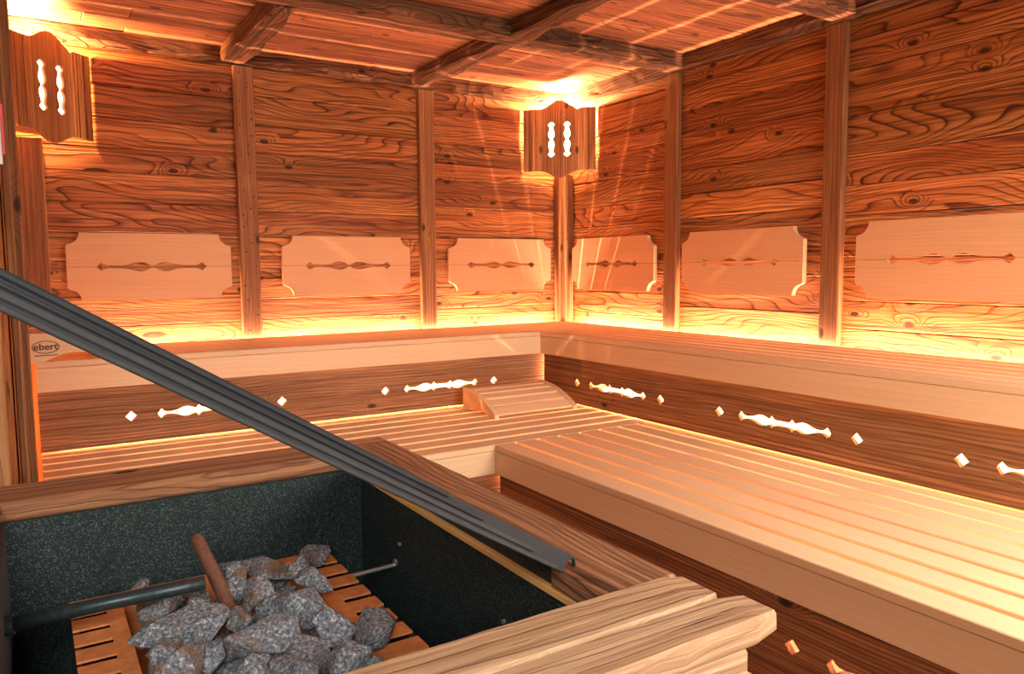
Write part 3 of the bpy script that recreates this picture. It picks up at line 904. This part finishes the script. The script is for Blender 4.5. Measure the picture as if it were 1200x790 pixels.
# ------------------------------------------------------------------ stones
def rock_mesh(seed, sx, sy, sz):
    rg = random.Random(seed); bm = bmesh.new()
    for _ in range(13):
        v = Vector((rg.gauss(0, 1), rg.gauss(0, 1), rg.gauss(0, 1))).normalized()
        v *= rg.uniform(.72, 1.12)
        bm.verts.new((v.x*sx, v.y*sy, v.z*sz))
    r = bmesh.ops.convex_hull(bm, input=bm.verts[:])
    bmesh.ops.delete(bm, geom=[g for g in bm.verts if not g.link_faces], context='VERTS')
    bmesh.ops.bevel(bm, geom=bm.edges[:], offset=min(sx, sy, sz)*.06, segments=1, affect='EDGES')
    return bm
STONES = [
 (-3.090,-3.063,.690,.046,.042,'small round grey stone behind the rusty rod'),
 (-3.092,-3.150,.690,.050,.050,'grey stone immediately right of the rusty rod, upper part'),
 (-3.013,-3.075,.680,.100,.042,'long brownish stone at the rear edge of the heap'),
 (-2.966,-3.135,.690,.032,.036,'small grey stone between the rear stones, next to slotted plate'),
 (-3.060,-3.203,.690,.070,.040,'narrow light grey stone in the second row from the rear'),
 (-2.905,-3.030,.672,.060,.040,'dark stone lying on the far corner of the basket plate'),
 (-2.962,-3.225,.700,.056,.044,'grey stone near the right slotted plate, rear half'),
 (-3.023,-3.355,.715,.084,.062,'large light grey stone at the centre top of the heap'),
 (-3.045,-3.262,.680,.066,.048,'rust brown stone below the narrow light grey stone'),
 (-3.118,-3.300,.690,.042,.036,'small tan stone right of the rod foot'),
 (-3.112,-3.440,.715,.080,.056,'pale rounded oblong stone just in front of the rod foot'),
 (-3.205,-3.270,.690,.105,.058,'large flat triangular grey stone left of the rod'),
 (-3.156,-3.165,.672,.038,.034,'small stone left of the rod beneath the pipe end'),
 (-3.236,-2.990,.664,.028,.030,'tiny pale stone on the rear left basket edge'),
 (-3.222,-3.095,.655,.062,.045,'dark stone under the pipe at the left rear'),
 (-3.250,-3.335,.675,.050,.050,'grey stone at the left edge of the heap beside the plate'),
 (-3.226,-3.445,.695,.066,.056,'blocky grey brown stone in the front left of the heap'),
 (-3.178,-3.400,.685,.036,.046,'narrow upright grey stone front left of the rod foot'),
 (-3.155,-3.525,.700,.060,.048,'dark grey wedge stone near the bottom edge left of centre'),
 (-3.105,-3.570,.705,.058,.046,'light grey stone at the bottom edge centre of the heap'),
 (-3.060,-3.490,.695,.060,.064,'large brown faced stone in the right front of the heap'),
 (-2.995,-3.420,.690,.050,.052,'grey stone between the brown faced stone and right plate'),
 (-3.010,-3.560,.705,.048,.062,'tall pale grey stone in the front right of the heap'),
 (-2.935,-3.455,.690,.062,.060,'big angular grey stone resting on the right slotted plate'),
 (-2.978,-3.535,.672,.050,.038,'small bluish stone in front of the angular stone'),
 (-2.945,-3.585,.668,.048,.038,'grey stone at the front right corner above the plate'),
 (-3.232,-3.540,.700,.048,.034,'pale stone cut by the bottom edge of the photo, left'),
 (-3.248,-3.170,.648,.040,.046,'dark stone at left beneath the large triangular stone'),
 (-3.150,-3.360,.665,.044,.032,'dark blue grey stone beside the rod foot'),
 (-3.075,-3.650,.705,.052,.034,'grey stone at the bottom edge, right of centre'),
 (-2.995,-3.655,.690,.054,.034,'brown grey stone at the bottom edge near the front rim'),
]
for i, (x, y, z, w, h, lab) in enumerate(STONES):
    rg = random.Random(100+i)
    bm = rock_mesh(200+i, w*.80, max(h*.88, w*.56), h*.70)
    o = obj_bm('stone', bm, M['stone'], None, (x, y, z))
    o.rotation_euler = (rg.uniform(-.3, .3), rg.uniform(-.3, .3), -YAW+rg.uniform(-.35, .35))
    tag(o, lab, 'stone', 'sauna stones heaped in the basket')
rg = random.Random(5)
ms = [rock_mesh(400+i, .045, .038, .032) for i in range(6)]
fill = []
for i, bm in enumerate(ms):
    me = bpy.data.meshes.new('stone'); bmesh.ops.recalc_face_normals(bm, faces=bm.faces); bm.to_mesh(me); bm.free(); me.materials.append(M['stone']); fill.append(me)
k = 0
for iy in range(9):
    for ix in range(4):
        x = -3.222+ix*.078+rg.uniform(-.012, .012); y = -3.03-iy*.082+rg.uniform(-.012, .012)
        o = bpy.data.objects.new('stone', fill[k % 6]); COL.objects.link(o)
        o.location = (x, y, .632+rg.uniform(-.006, .006))
        o.rotation_euler = (rg.uniform(0, 3), rg.uniform(-.4, .4), rg.uniform(0, 6))
        tag(o, 'dark stone wedged low in the heap, mostly hidden beneath the upper stones', 'stone', 'lower layer of sauna stones'); k += 1

# ------------------------------------------------------------------ small sign at the far left edge
sg = thing('notice_board', 'white notice board edge with red border at the far left', 'sign', (-3.50, -2.745, 1.57))
bx('sign_plate', M['white'], -.07, .075, -.006, 0, -.06, .06, 'x', sg, .001)
bx('sign_border', M['red'], .0755, .080, -.008, 0, -.04, .06, 'x', sg, 0)
